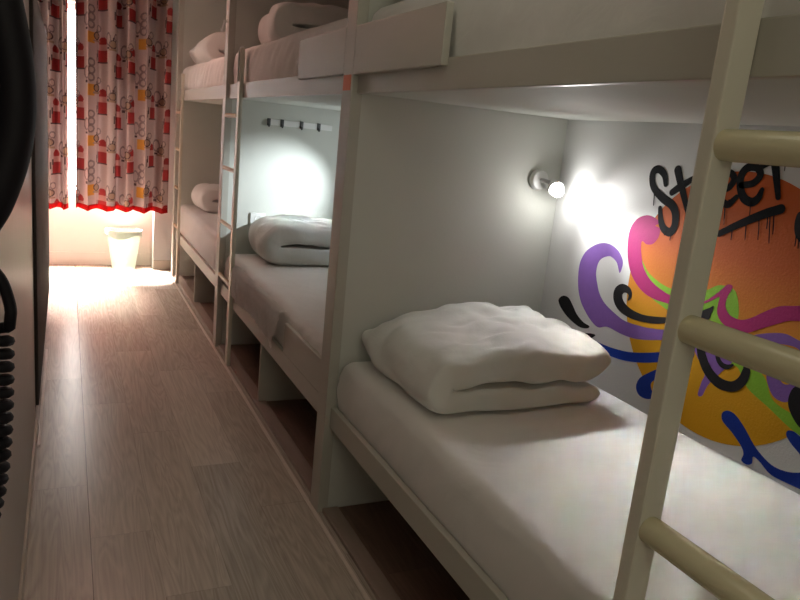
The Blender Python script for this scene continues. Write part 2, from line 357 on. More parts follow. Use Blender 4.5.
# ------------------------------------------------------------------ ladders
def ladder(label, stiles, rungs, ya, yb, wood, ztop, hook=False, xs=None):
    xs = XF - 0.002 if xs is None else xs
    t = thing('bunk_ladder', label, 'ladder', (XF + 0.02, (ya + yb) / 2, 0), 'fixed ladders up to the top berths')
    for (a, b, x1) in stiles:
        s = obj('stile', box(B(), xs, x1, a, b, 0.0, ztop, 0.004), M['ladder'], t)
        if hook:
            h = B(); ym = (a + b) / 2
            P = catmull([(XF - 0.006, ym, ztop - 0.17), (XF - 0.006, ym, ztop - 0.03), (XF + 0.004, ym, ztop + 0.004), (x1 - 0.004, ym, ztop + 0.004), (x1 + 0.004, ym, ztop - 0.03), (x1 + 0.004, ym, ztop - 0.10)], 6)
            tube(h, P, 0.005, 8); obj('hook_strap', h, M['white_plastic'], s, 'pale strap looped over the stile top', 40)
    for z in rungs:
        bm = B()
        if wood: tube(bm, [(XF + 0.008, ya, z), (XF + 0.008, yb, z)], 0.0125, 16)
        else: tube(bm, [(xs + 0.0235, ya, z), (xs + 0.0235, yb, z)], 0.0225, 20)
        obj('rung', bm, M['rung_wood'] if wood else M['rung'], t, None, 40)
    return t
RZ = [0.475, 0.805, 1.13, 1.435]
ladder('large cream ladder in the foreground, in front of the mural', [(0.742, 0.769, 0.869), (0.365, 0.392, 0.869)], [0.517, 0.830, 1.165, 1.437], 0.742, 0.392, False, 2.05, xs=0.8227)
ladder('grey ladder with bare wooden rungs beside the rolled duvet', [(3.985, 4.04, XF + 0.019)], RZ, 4.04, 4.36, True, 1.79, True)
ladder('farthest ladder, at the curtain end of the bunks', [(6.165, 6.215, XF + 0.019)], RZ, 6.215, 6.44, True, 1.74, False)

# ------------------------------------------------------------------ mattresses and bedding
def mattress(name, label, x0, x1, y0, y1, z0, z1, seed, front=0.0, mat='sheet', amp=0.004, r=0.035, group='white sheeted mattresses', drape=None):
    """rounded slab with a fitted sheet: soft rolled edges, shallow creases"""
    bm = B(); nx, ny, nzs = 30, 90, 9
    # closed loop in the XZ section, swept along Y
    def section():
        pts = []
        def arc(cx, cz, a0, a1, n):
            for k in range(n): 
                a = math.radians(a0 + (a1 - a0) * k / (n - 1)); pts.append((cx + r * math.cos(a), cz + r * math.sin(a)))
        n = 7
        for k in range(10): pts.append((x0, z0 + (z1 - r - z0) * k / 10))
        arc(x0 + r, z1 - r, 180, 90, n)
        for k in range(1, 34): pts.append((x0 + r + (x1 - x0 - 2 * r) * k / 34, z1))
        arc(x1 - r, z1 - r, 90, 0, n)
        for k in range(1, 7): pts.append((x1, z1 - r - (z1 - r - z0) * k / 6))
        for k in range(1, 12): pts.append((x1 + (x0 - x1) * k / 12, z0))
        return pts
    S = section(); rings = []; NY = 110
    for j in range(NY + 1):
        v = j / NY; y = y0 + (y1 - y0) * v
        e = min(y - y0, y1 - y); ins = 0.0
        if e < r: ins = r - math.sqrt(max(0, r * r - (r - e) ** 2))
        ring = []
        for (x, z) in S:
            zz = z; xx = x
            if z > z0 + 1e-6:
                zz = z - ins * min(1, (z - z0) / (z1 - z0)) 
            top = max(0, min(1, (z - (z1 - r)) / r)); side = 1 - top
            # creases: long folds across the top, slanted ripples down the front
            w = amp * (fbm(x * 1.0, y * 1.0, 0, 3.0, seed) * 0.8 + 0.9 * max(0, nz(x * 2.2 + y * 1.1, y * 7 - x * 5, 0, 1.0, seed + 5)) )
            zz += w * top
            if x < x0 + r and z > z0 + 0.01:
                zr = (z - z0) / (z1 - z0)
                f = amp * 1.6 * nz(y * 9 + zr * 1.5, zr * 1.2, 0, 1.0, seed + 9) * side
                bulge = 0.010 * math.sin(math.pi * min(1, zr))
                xx = x - abs(f) - bulge - front * max(0, zr - 0.15)
                if drape and drape[0] < y < drape[1]:
                    k = min(1, (y - drape[0]) / 0.15, (drape[1] - y) / 0.15); 
                    xx -= k * (0.012 + 0.010 * nz(y * 14 - zr * 3.0, zr * 1.5, 0, 1.0, seed + 2)) * (1 - 0.4 * zr)
            ring.append(bm.verts.new((xx, y, zz)))
        rings.append(ring)
    n = len(S)
    for a, b in zip(rings, rings[1:]):
        for k in range(n): bm.faces.new((a[k], a[(k + 1) % n], b[(k + 1) % n], b[k]))
    bm.faces.new(rings[0]); bm.faces.new(rings[-1])
    o = obj(name, bm, M[mat], None, None, 50)
    return tag(o, label, 'mattress', group)
X0, X1 = 0.897, 1.738
mattress('mattress', 'white sheeted mattress in the nearest lower berth, under the mural', X0, X1, 0.30, 2.262, 0.416, 0.608, 1.3, amp=0.006)
MID = mattress('mattress', 'white sheeted mattress in the middle lower berth, its creased sheet hanging over the board', X0, X1, 2.375, 4.345, 0.416, 0.612, 4.1, mat='sheet2', amp=0.007)
mattress('mattress', 'pinkish lit mattress in the farthest lower berth', X0, X1, 4.46, 6.42, 0.416, 0.66, 7.7, amp=0.004)
mattress('mattress', 'thick sheeted mattress on the nearest top berth, behind the ladder top', X0, X1, 0.30, 2.262, 1.601, 1.805, 11.2, amp=0.004)
mattress('mattress', 'creased mattress on the middle top berth, below the crumpled blanket', X0, X1, 2.375, 4.345, 1.601, 1.808, 15.9, mat='sheet2', amp=0.008)
mattress('mattress', 'mattress on the farthest top berth, sheet tucked in pleats', X0, X1, 4.46, 6.42, 1.601, 1.805, 19.4, amp=0.010, mat='sheet2')
# sheet of the middle lower berth hanging in ripples over the front board
def hanging(name, mat, y0, y1, ztop, depth, x, seed, parent, skew=0.6):
    bm = B(); NYY, NZZ = 120, 14; rows = []
    for j in range(NYY + 1):
        v = j / NYY; y = y0 + (y1 - y0) * v; row = []
        d = depth(v)
        for k in range(NZZ + 1):
            w = k / NZZ
            z = ztop - d * w
            xx = x - 0.014 - 0.010 * min(1, w * 3) - (0.010 * nz(y * 15 + w * skew * 3.2, w * 0.5, 0, 1.0, seed) + 0.006 * nz(y * 34 + w * skew * 5, w * .5, 0, 1.0, seed + 4)) * min(1, 0.25 + w) 
            if k == 0: xx = x + 0.012
            row.append(bm.verts.new((xx, y, z)))
        rows.append(row)
    for a, b in zip(rows, rows[1:]):
        for k in range(NZZ): bm.faces.new((a[k], b[k], b[k + 1], a[k + 1]))
    g = bm.faces[:]
    bmesh.ops.solidify(bm, geom=g, thickness=0.003)
    return obj(name, bm, mat, parent, None, 60)

hanging('hanging_sheet', M['sheet2'], 2.955, 3.98, 0.604, lambda v: 0.165 + 0.012 * math.sin(9 * v) + 0.03 * max(0, 1 - abs(v - 0.10) / 0.1) - 0.12 * max(0, 1 - v / 0.10), 0.872, 3.3, MID)
def folded(name, label, cat, x0, x1, y0, y1, z0, h, seed, group, mat='duvet', lift=0.0, slit=0.42, yaw=0.0, puff=1.0, right_round=1.0, wr=1.0, taper=0.0):
    """comforter folded over on its left side: a U-shaped section (two soft layers joined by a fold) swept from the near to the far end"""
    bm = B()
    zb = z0 + h * slit * 0.5; zt = z0 + h * (slit + (1 - slit) * 0.5); tb = h * slit * 0.5; tt = h * (1 - slit) * 0.5
    rr = (zt - zb) / 2
    cl = []; th = []                                        # centre line: bottom right -> fold at left -> top right
    for k in range(30): cl.append((x1 - 0.02 - (x1 - 0.02 - x0 - tb - rr) * (k / 30) ** 1.5, zb)); th.append(tb)
    for k in range(13):
        a = math.radians(-90 - 180 * k / 12); cl.append((x0 + tb + rr + rr * math.cos(a), (zb + zt) / 2 + rr * math.sin(a))); th.append(tb + (tt - tb) * k / 12)
    for k in range(1, 31): cl.append((x0 + tb + rr + (x1 - x0 - tb - rr) * (1 - (1 - k / 30) ** 1.5), zt)); th.append(tt)
    # loop of offset points round the centre line
    def gap(x, z, v, s2):
        g = (0.76 + 0.21 * s2) * (0.94 + 0.10 * nz(x * 9, v * 5, z * 3, 1.0, seed + 40)); k = max(0.0, 1 - (x - x0) / (0.30 * (x1 - x0)))
        return min(0.995, g + (0.995 - g) * min(1, 1.6 * k))
    def loop(v):
        e = 1 - abs(2 * v - 1) ** 3.2
        s = 0.30 + 0.70 * math.sqrt(max(0, e)) * puff if e > 0 else 0.30
        out = []; n = len(cl)
        ts = []
        for i, (x, z) in enumerate(cl):
            a = cl[max(0, i - 1)]; b = cl[min(n - 1, i + 1)]; tx, tz = b[0] - a[0], b[1] - a[1]; L = math.hypot(tx, tz) or 1
            end = min(abs(x - (x1 - 0.02)) if i < n // 2 else abs(x1 - x), 0.075) / 0.075 if (i < n // 2 - 8 or i > n // 2 + 8) else 1.0; er = math.sqrt(max(0.0, 1 - (1 - min(1, end)) ** 2.6)) ** 0.8 if right_round else 1
            ts.append((x, z, -tz / L, tx / L, th[i] * max(0.10, er), s))
        for x, z, nx_, nz_, t, s2 in ts: out.append((x + nx_ * t * s2, z + nz_ * t * s2, 1))
        for x, z, nx_, nz_, t, s2 in reversed(ts): out.append((x - nx_ * t * gap(x, z, v, s2), z - nz_ * t * gap(x, z, v, s2), 0))
        return out
    NY = 64; rings = []; cx, cy = (x0 + x1) / 2, (y0 + y1) / 2; c, s_ = math.cos(yaw), math.sin(yaw)
    for j in range(NY + 1):
        v = j / NY
        ring = []
        for i, (x, z, outer) in enumerate(loop(v)):
            vv = 0.5 - 0.5 * math.cos(math.pi * v) * 1.0
            y = y0 + (y1 - y0) * (0.6 * v + 0.4 * vv)
            zr = (z - z0) / h
            zn = z + lift * max(0, zr - 0.3) * v * (1 - 0.35 * ((x - cx) / (x1 - x0) * 2) ** 2)
            if taper: zn -= taper * max(0, zr - 0.35) * max(0, 1 - (x - x0) / (0.55 * (x1 - x0))) ** 1.3 * (0.35 + 0.65 * v)
            w = wr * (0.010 * fbm(x, y, z, 5.0, seed) - 0.012 * max(0, 1 - 4 * abs(nz(x * 2.5 - y * 7, y * 2 + x * 6, z * 3, 1.0, seed + 21))) * min(1, abs(nz(x * 3, y * 3, z, 1.0, seed + 30)) * 3) + 0.0065 * (1 - abs(nz(x * 3 + y * 9, y * 3 - x * 8, z * 4, 1.0, seed + 4))) ** 3 + 0.006 * nz(x * 16 - y * 6, y * 8 + x * 4, z * 10, 1.0, seed + 8))
            zn += w * min(1, max(0, zr * 1.6)) if zr > 0.15 else 0
            yn = y + wr * 0.014 * nz(x * 7, z * 9, v * 2, 1.0, seed + 11)
            xn = x + wr * 0.016 * nz(y * 6, z * 8, x * 2, 1.0, seed + 14)
            zn = max(z0 + 0.001, zn)
            px, py = xn - cx, yn - cy
            ring.append(bm.verts.new((cx + px * c - py * s_, cy + px * s_ + py * c, zn)))
        rings.append(ring)
    n = len(rings[0])
    for a, b in zip(rings, rings[1:]):
        for k in range(n): bm.faces.new((a[k], a[(k + 1) % n], b[(k + 1) % n], b[k]))
    # end caps: strip between the two sides of the loop
    m_ = n // 2
    for R_ in (rings[0], rings[-1]):
        for k in range(m_ - 1): bm.faces.new((R_[k], R_[k + 1], R_[n - 2 - k], R_[n - 1 - k]))
    bmesh.ops.smooth_vert(bm, verts=bm.verts[:], factor=0.5, use_axis_x=True, use_axis_y=True, use_axis_z=True)
    o = obj(name, bm, M[mat], None, None, 75)
    sub = o.modifiers.new('soft', 'SUBSURF'); sub.levels = 1; sub.render_levels = 1
    return tag(o, label, cat, group)
folded('folded_duvet', 'white duvet folded in half at the head of the nearest lower berth', 'duvet', 0.935, 1.62, 1.68, 2.245, 0.606, 0.210, 2.2, 'folded duvets on the lower berths', lift=0.03, slit=0.42, yaw=-0.03, wr=1.7, taper=0.13)
folded('rolled_duvet', 'white duvet rolled up against the partition with coat hooks', 'duvet', 1.00, 1.65, 3.90, 4.335, 0.611, 0.255, 5.6, 'folded duvets on the lower berths', lift=0.0, slit=0.46, wr=1.4)
folded('folded_pillow', 'folded pillow standing on the farthest lower berth', 'pillow', 0.955, 1.45, 5.80, 6.30, 0.658, 0.215, 8.3, None, slit=0.5, mat='sheet')
folded('folded_duvet', 'pinkish folded duvet piled on the farthest top berth', 'duvet', 0.93, 1.50, 5.70, 6.33, 1.803, 0.29, 12.8, 'duvets on the top berths', slit=0.35, taper=0.22)
folded('crumpled_blanket', 'dark crumpled blanket on the middle top berth', 'blanket', 0.985, 1.55, 3.80, 4.30, 1.806, 0.245, 16.1, 'duvets on the top berths', slit=0.45, wr=1.8, yaw=-0.1)
folded('folded_duvet', 'duvet behind the guard board on the nearest top berth', 'duvet', 0.915, 1.60, 1.66, 2.24, 1.803, 0.20, 21.5, 'duvets on the top berths', slit=0.45, wr=1.5, taper=0.1)

# ------------------------------------------------------------------ wall lamps
def wall_lamp(label, base, n, head, aim, power, angle, blend, spill, core=None, tint=(1.0, 0.985, 0.96)):
    """round wall plate, swivel arm, cup and glowing bulb"""
    b = Vector(base); n = Vector(n); h = Vector(head); d = (Vector(aim) - h).normalized()
    t = thing('wall_lamp', label, 'lamp', base, 'swivelling reading lamps in the lower berths')
    bm = B(); lathe(bm, [(0, 0), (0.040, 0), (0.040, 0.012), (0.034, 0.020), (0.016, 0.024), (0, 0.024)], base, n, 28); obj('wall_plate', bm, M['white_plastic'], t, None, 40)
    bm = B(); tube(bm, catmull([b + n * 0.02, b + n * 0.045, h - d * 0.045], 6), 0.008, 10); obj('swivel_arm', bm, M['grey_metal'], t, None, 40)
    bm = B(); lathe(bm, [(0, -0.052), (0.017, -0.052), (0.024, -0.030), (0.030, -0.008), (0.0275, -0.008), (0.02, -0.03), (0, -0.034)], h, d, 24); cup = obj('lamp_cup', bm, M['white_plastic'], t, None, 40)
    bm = B(); lathe(bm, [(0, -0.030), (0.014, -0.028), (0.022, -0.012), (0.026, 0.004), (0.022, 0.018), (0.012, 0.025), (0, 0.027)], h, d, 24); obj('bulb', bm, M['bulb'], t, 'glowing white bulb', 60)
    sp = light('lamp_beam', 'SPOT', h + d * 0.035, aim, power, tint, spot_size=math.radians(angle), spot_blend=blend, shadow_soft_size=0.012)
    pl = light('lamp_spill', 'POINT', h + d * 0.034, aim, spill, tint, shadow_soft_size=0.02)
    if core: light('lamp_core', 'SPOT', h + d * 0.035, core[2], core[0], tint, spot_size=math.radians(core[1]), spot_blend=1.0, shadow_soft_size=0.012)
    return t
wall_lamp('lit wall lamp on the partition above the folded duvet', (1.640, YP[1], 1.300), (0, -1, 0), (1.668, 2.185, 1.272), (1.45, 1.20, 0.80), 7.0, 140, 0.75, 1.5, core=(62.0, 64, (1.40, 0.55, 0.61)))
wall_lamp('lit wall lamp in the middle lower berth, its beam on the partition', (XW, 3.72, 1.300), (-1, 0, 0), (1.655, 3.75, 1.275), (1.19, 4.36, 0.97), 50.0, 62, 1.0, 3.2, tint=(0.86, 0.95, 1.0))

# ------------------------------------------------------------------ coat hooks and socket on the second partition
y = YP[2] + 0.004
t = thing('coat_hook_rail', 'white rail with dark coat hooks on the lit partition', 'coat rack', (1.31, y, 1.41))
obj('rail', box(B(), 1.105, 1.520, y - 0.012, y, 1.405, 1.440, 0.003), M['white_plastic'], t)
for x in (1.112, 1.195, 1.318, 1.430):
    bm = B(); box(bm, x - 0.011, x + 0.011, y - 0.018, y - 0.012, 1.400, 1.444, 0.002)
    tube(bm, catmull([(x, y - 0.016, 1.410), (x, y - 0.024, 1.397), (x, y - 0.031, 1.403), (x, y - 0.032, 1.414)], 6), 0.005, 8)
    obj('hook', bm, M['dark_metal'], t, None, 40)
t = thing('wall_socket', 'white power socket behind the rolled duvet', 'socket', (1.075, y, 0.86))
obj('plate', box(B(), 1.030, 1.125, y - 0.014, y, 0.792, 0.866, 0.004), M['white_plastic'], t)
bm = B(); lathe(bm, [(0, 0), (0.022, 0), (0.022, 0.004), (0.017, 0.004), (0.015, 0.001), (0, 0.001)], (1.078, y - 0.014, 0.83), (0, -1, 0), 20); obj('outlet', bm, M['frame'], t, None, 40)

# ------------------------------------------------------------------ mural
MURAL = [
    ('P','green_band','green',[[1.781,1.089],[1.74,1.055],[1.696,1.035],[1.646,1.023],[1.609,1.021],[1.559,1.008],[1.491,1.05],[1.446,1.075],[1.391,1.067],[1.367,0.99],[1.416,0.952],[1.488,0.944],[1.567,0.938],[1.609,0.946],[1.653,0.958],[1.704,0.974],[1.746,1.015],[1.781,1.056]]),
    ('P','green_arc','green',[[1.365,0.863],[1.332,0.856],[1.29,0.812],[1.215,0.783],[1.134,0.751],[1.08,0.745],[1.079,0.775],[1.125,0.789],[1.191,0.801],[1.219,0.821],[1.242,0.856],[1.288,0.884],[1.33,0.892]]),
    ('P','lilac_swirl','purple',[[1.867,1.022],[1.86,1.058],[1.878,1.085],[1.905,1.102],[1.943,1.111],[1.984,1.107],[2.024,1.09],[2.061,1.061],[2.082,1.02],[2.083,0.973],[2.071,0.922],[2.048,0.88],[2.021,0.853],[1.979,0.824],[1.931,0.807],[1.882,0.822],[1.805,0.817],[1.727,0.823],[1.61,0.857],[1.506,0.901],[1.513,0.928],[1.618,0.889],[1.672,0.876],[1.735,0.868],[1.803,0.866],[1.859,0.879],[1.915,0.9],[1.95,0.927],[1.97,0.958],[1.986,0.994],[1.985,1.03],[1.971,1.052],[1.946,1.065],[1.924,1.069],[1.894,1.057],[1.881,1.041]]),
    ('P','lilac_wedge','purple',[[1.504,0.879],[1.446,0.878],[1.333,0.905],[1.351,0.872],[1.387,0.822],[1.42,0.773],[1.433,0.734],[1.449,0.731],[1.445,0.773],[1.441,0.804],[1.484,0.847]]),
    ('P','lilac_arch','purple',[[1.307,0.961],[1.261,0.982],[1.214,0.994],[1.177,0.989],[1.147,0.984],[1.141,0.956],[1.178,0.968],[1.225,0.963],[1.272,0.952]]),
    ('P','lilac_curl','purple',[[1.242,0.873],[1.23,0.843],[1.205,0.817],[1.172,0.815],[1.15,0.834],[1.142,0.858],[1.155,0.875],[1.179,0.862],[1.198,0.867],[1.216,0.883],[1.232,0.89]]),
    ('P','blue_band','blue',[[1.981,0.749],[1.936,0.754],[1.848,0.756],[1.745,0.771],[1.62,0.812],[1.509,0.858],[1.501,0.827],[1.612,0.781],[1.708,0.747],[1.8,0.728],[1.885,0.727],[1.932,0.739]]),
    ('P','blue_loop','blue',[[1.7,0.664],[1.691,0.697],[1.653,0.731],[1.607,0.764],[1.556,0.793],[1.549,0.765],[1.606,0.73],[1.636,0.702],[1.634,0.683],[1.621,0.667],[1.621,0.651],[1.651,0.639],[1.683,0.642]]),
    ('P','blue_splash','blue',[[1.35,0.693],[1.352,0.711],[1.336,0.724],[1.31,0.723],[1.273,0.7],[1.223,0.658],[1.169,0.634],[1.123,0.636],[1.083,0.653],[1.055,0.677],[1.037,0.602],[1.072,0.608],[1.143,0.605],[1.172,0.609],[1.205,0.626],[1.226,0.63],[1.225,0.61],[1.24,0.599],[1.259,0.603],[1.257,0.624],[1.269,0.642],[1.306,0.667],[1.337,0.682]]),
    ('P','blue_drop','blue',[[1.146,0.73],[1.145,0.744],[1.129,0.749],[1.105,0.743],[1.078,0.738],[1.057,0.685],[1.079,0.687],[1.104,0.701],[1.129,0.715]]),
    ('P','magenta_curl','magenta',[[1.742,1.207],[1.72,1.2],[1.72,1.173],[1.738,1.148],[1.766,1.141],[1.787,1.148],[1.79,1.134],[1.777,1.092],[1.756,1.058],[1.72,1.029],[1.671,1.01],[1.617,0.999],[1.53,1.0],[1.525,0.976],[1.617,0.973],[1.695,0.972],[1.76,0.99],[1.811,1.029],[1.841,1.08],[1.854,1.134],[1.853,1.179],[1.83,1.216],[1.789,1.235],[1.751,1.232],[1.728,1.218]]),
    ('P','magenta_wave','magenta',[[1.54,0.994],[1.491,1.016],[1.472,1.031],[1.445,1.058],[1.425,1.081],[1.407,1.082],[1.408,1.066],[1.416,1.046],[1.416,1.019],[1.398,0.999],[1.369,0.993],[1.343,0.998],[1.314,1.016],[1.281,1.041],[1.249,1.061],[1.215,1.071],[1.166,1.081],[1.157,1.047],[1.211,1.031],[1.254,1.007],[1.299,0.98],[1.334,0.961],[1.381,0.959],[1.416,0.968],[1.438,0.989],[1.443,1.015],[1.443,1.04],[1.463,1.026],[1.482,1.013],[1.537,0.982]]),
    ('P','black_teardrop','black',[[2.174,0.845],[2.167,0.861],[2.145,0.873],[2.115,0.871],[2.089,0.852],[2.055,0.823],[2.014,0.804],[1.976,0.798],[1.988,0.786],[2.034,0.78],[2.102,0.797],[2.152,0.822]]),
    ('P','black_comma','black',[[2.038,0.734],[2.011,0.759],[1.968,0.773],[1.936,0.775],[1.963,0.752],[1.999,0.731]]),
    ('P','black_hook','black',[[1.807,0.937],[1.794,0.949],[1.794,0.968],[1.81,0.985],[1.846,0.988],[1.873,0.971],[1.881,0.943],[1.867,0.912],[1.831,0.89],[1.781,0.882],[1.723,0.885],[1.662,0.896],[1.616,0.912],[1.565,0.929],[1.569,0.947],[1.62,0.93],[1.674,0.917],[1.729,0.909],[1.78,0.913],[1.816,0.925],[1.835,0.942],[1.834,0.957],[1.821,0.962],[1.807,0.956]]),
    ('P','black_leaf','black',[[1.515,0.959],[1.49,0.987],[1.471,0.999],[1.456,1.009],[1.459,0.984],[1.466,0.963],[1.498,0.953]]),
    ('S','black_ring','black',[[1.478,0.892],[1.466,0.857],[1.433,0.816],[1.386,0.793],[1.34,0.797],[1.313,0.821],[1.304,0.856],[1.312,0.88]],[0.0274,0.0312,0.0326,0.0336,0.0308,0.0301,0.0263,0.0123]),
    ('S','black_spiral','black',[[1.414,0.888],[1.406,0.863],[1.388,0.848],[1.367,0.848],[1.351,0.859]],[0.0094,0.015,0.0167,0.0147,0.0072]),
    ('P','black_disc','black',[[1.109,0.896],[1.146,0.874],[1.162,0.849],[1.161,0.813],[1.136,0.78],[1.106,0.763],[1.077,0.767]]),
    ('P','black_blot','black',[[1.247,1.319],[1.257,1.308],[1.257,1.279],[1.247,1.254],[1.227,1.239],[1.201,1.246],[1.2,1.288],[1.218,1.316]]),
    ('S','letter_s','ink',[[1.73,1.343],[1.742,1.371],[1.768,1.387],[1.79,1.38],[1.793,1.357],[1.777,1.326],[1.731,1.298],[1.688,1.281],[1.667,1.255],[1.662,1.218],[1.676,1.196],[1.703,1.202],[1.722,1.225],[1.736,1.265]],[0.0145,0.019,0.0207,0.021,0.0211,0.0209,0.0234,0.0242,0.024,0.0226,0.0228,0.0217,0.019,0.0132]),
    ('S','letter_t','ink',[[1.69,1.391],[1.674,1.361],[1.65,1.32],[1.622,1.271]],[0.024,0.0224,0.0194,0.0151]),
    ('S','letter_t_bar','ink',[[1.698,1.32],[1.666,1.343],[1.616,1.375]],[0.0171,0.0196,0.0135]),
    ('S','letter_r','ink',[[1.606,1.377],[1.585,1.339],[1.558,1.285]],[0.0188,0.0186,0.0145]),
    ('S','letter_r_arm','ink',[[1.594,1.345],[1.579,1.379],[1.55,1.388]],[0.0147,0.0172,0.0143]),
    ('S','letter_e','ink',[[1.515,1.344],[1.486,1.358],[1.474,1.383],[1.49,1.398],[1.514,1.391],[1.52,1.355],[1.504,1.319],[1.478,1.309],[1.454,1.333]],[0.014,0.0162,0.0173,0.0174,0.0177,0.0179,0.0178,0.0175,0.0123]),
    ('S','letter_e','ink',[[1.447,1.368],[1.409,1.377],[1.391,1.401],[1.406,1.42],[1.436,1.418],[1.452,1.396],[1.448,1.362],[1.428,1.333],[1.4,1.325],[1.383,1.338],[1.376,1.362]],[0.0146,0.0166,0.0175,0.0176,0.0192,0.0194,0.0195,0.0205,0.0201,0.0175,0.0116]),
    ('S','letter_capital_t','ink',[[1.354,1.439],[1.341,1.403],[1.322,1.348]],[0.0204,0.018,0.0134]),
    ('S','letter_capital_t_bar','ink',[[1.394,1.423],[1.372,1.437],[1.343,1.443],[1.306,1.445]],[0.0128,0.0161,0.0146,0.0077]),
    ('S','underline','ink',[[1.489,1.221],[1.445,1.248],[1.397,1.275],[1.351,1.299],[1.306,1.318]],[0.0152,0.0172,0.019,0.0207,0.0211]),
    ('S','paint_drip','ink',[[1.446,1.239],[1.444,1.225],[1.443,1.211]],[0.0043,0.0037,0.0031]),
    ('S','paint_drip','ink',[[1.404,1.262],[1.4,1.241],[1.397,1.219]],[0.0042,0.0036,0.003]),
    ('S','paint_drip','ink',[[1.365,1.279],[1.36,1.253],[1.356,1.226]],[0.0041,0.0035,0.0029]),
    ('S','paint_drip','ink',[[1.341,1.294],[1.338,1.277],[1.336,1.26]],[0.004,0.0034,0.0029]),
    ('S','paint_drip','ink',[[1.334,1.295],[1.327,1.259],[1.32,1.223]],[0.004,0.0034,0.0028]),
    ('S','paint_drip','ink',[[1.323,1.299],[1.318,1.274],[1.314,1.248]],[0.0039,0.0034,0.0028]),
    ('S','paint_drip','ink',[[1.323,1.442],[1.321,1.43],[1.32,1.419]],[0.0039,0.0033,0.0028]),
    ('S','paint_drip','ink',[[1.405,1.327],[1.401,1.307],[1.398,1.286]],[0.0042,0.0036,0.003]),
    ('S','paint_drip','ink',[[1.488,1.309],[1.483,1.28],[1.478,1.251]],[0.0044,0.0038,0.0031]),
    ('S','paint_drip','ink',[[1.477,1.322],[1.477,1.313],[1.477,1.304]],[0.0044,0.0037,0.0031]),
    ('S','paint_drip','ink',[[1.773,1.32],[1.769,1.296],[1.766,1.271]],[0.0052,0.0045,0.0037]),
    ('S','paint_drip','ink',[[1.236,1.25],[1.234,1.237],[1.232,1.224]],[0.0037,0.0032,0.0027]),
    ('S','paint_drip','ink',[[1.245,1.254],[1.243,1.241],[1.242,1.228]],[0.0038,0.0032,0.0027]),
    ('S','paint_drip','ink',[[1.672,1.197],[1.67,1.184],[1.67,1.172]],[0.005,0.0043,0.0036]),
    ('S','paint_drip','ink',[[1.696,1.2],[1.696,1.191],[1.697,1.183]],[0.0051,0.0043,0.0036])]
def fill(bm, pts, x, seg=5, smooth=True):
    P = catmull([(0, a, b) for a, b in pts], seg, True) if smooth else [Vector((0, a, b)) for a, b in pts]
    vs_ = [bm.verts.new((x, p.y, p.z)) for p in P]
    es = [bm.edges.new((vs_[i], vs_[(i + 1) % len(vs_)])) for i in range(len(vs_))]
    bmesh.ops.triangle_fill(bm, use_beauty=True, edges=es)
def ribbon(bm, pts, wid, x, seg=8):
    P = catmull([(w, a, b) for (a, b), w in zip(pts, wid)], seg)
    L_, R_ = [], []
    n = len(P)
    for i, p in enumerate(P):
        a, b = P[max(0, i - 1)], P[min(n - 1, i + 1)]
        d = Vector((b.y - a.y, b.z - a.z)); d.normalize(); q = Vector((-d.y, d.x)) * max(0.001, p.x) / 2
        L_.append(bm.verts.new((x, p.y + q.x, p.z + q.y))); R_.append(bm.verts.new((x, p.y - q.x, p.z - q.y)))
    for i in range(n - 1): bm.faces.new((L_[i], L_[i + 1], R_[i + 1], R_[i]))
    for i, sgn in ((0, 1), (n - 1, -1)):                    # round caps
        p = P[i]; r = p.x / 2; a = P[1] if i == 0 else P[n - 2]; ang = math.atan2(p.z - a.z, p.y - a.y)
        c = [bm.verts.new((x, p.y + r * math.cos(ang + math.radians(k)), p.z + r * math.sin(ang + math.radians(k)))) for k in range(-90, 91, 15)]
        bm.faces.new(c)
mur = thing('wall_mural', 'colourful graffiti mural of a sun and swirls on the wall behind the nearest berth', 'mural', (XW, 1.42, 0.6))
bm = B(); c_ = bm.verts.new((XW - 0.0003, 1.421, 1.010))
ring = [bm.verts.new((XW - 0.0003, 1.421 + 0.398 * math.cos(2 * math.pi * k / 96), 1.010 + 0.398 * math.sin(2 * math.pi * k / 96))) for k in range(96)]
for k in range(96): bm.faces.new((c_, ring[k], ring[(k + 1) % 96]))
me_o = obj('sun_disc', bm, M['paint_sun'], None, 'orange to yellow sun disc')
me_o.parent = mur; me_o.location = (0, 0, 0)
for v in me_o.data.vertices: v.co += BASE[me_o.name] - Vector((XW, 1.42, 0.0))
for v in me_o.data.vertices: v.co.z -= 0.0
me_o.location = (0, 0, -0.6)                                  # keep the gradient in floor-based height
lay = XW - 0.0004
colname = dict(green='green', purple='purple', blue='blue', magenta='magenta', black='black', ink='ink')
for it in MURAL:
    bm = B(); lay -= 0.00002
    if it[0] == 'P': fill(bm, it[3], lay)
    else: ribbon(bm, it[3], [w * (1.25 if it[2] == 'ink' and it[1] != 'paint_drip' else 1.0) for w in it[4]], lay)
    obj(it[1], bm, M['ink'] if it[2] == 'ink' else M['paint_' + it[2]], mur)

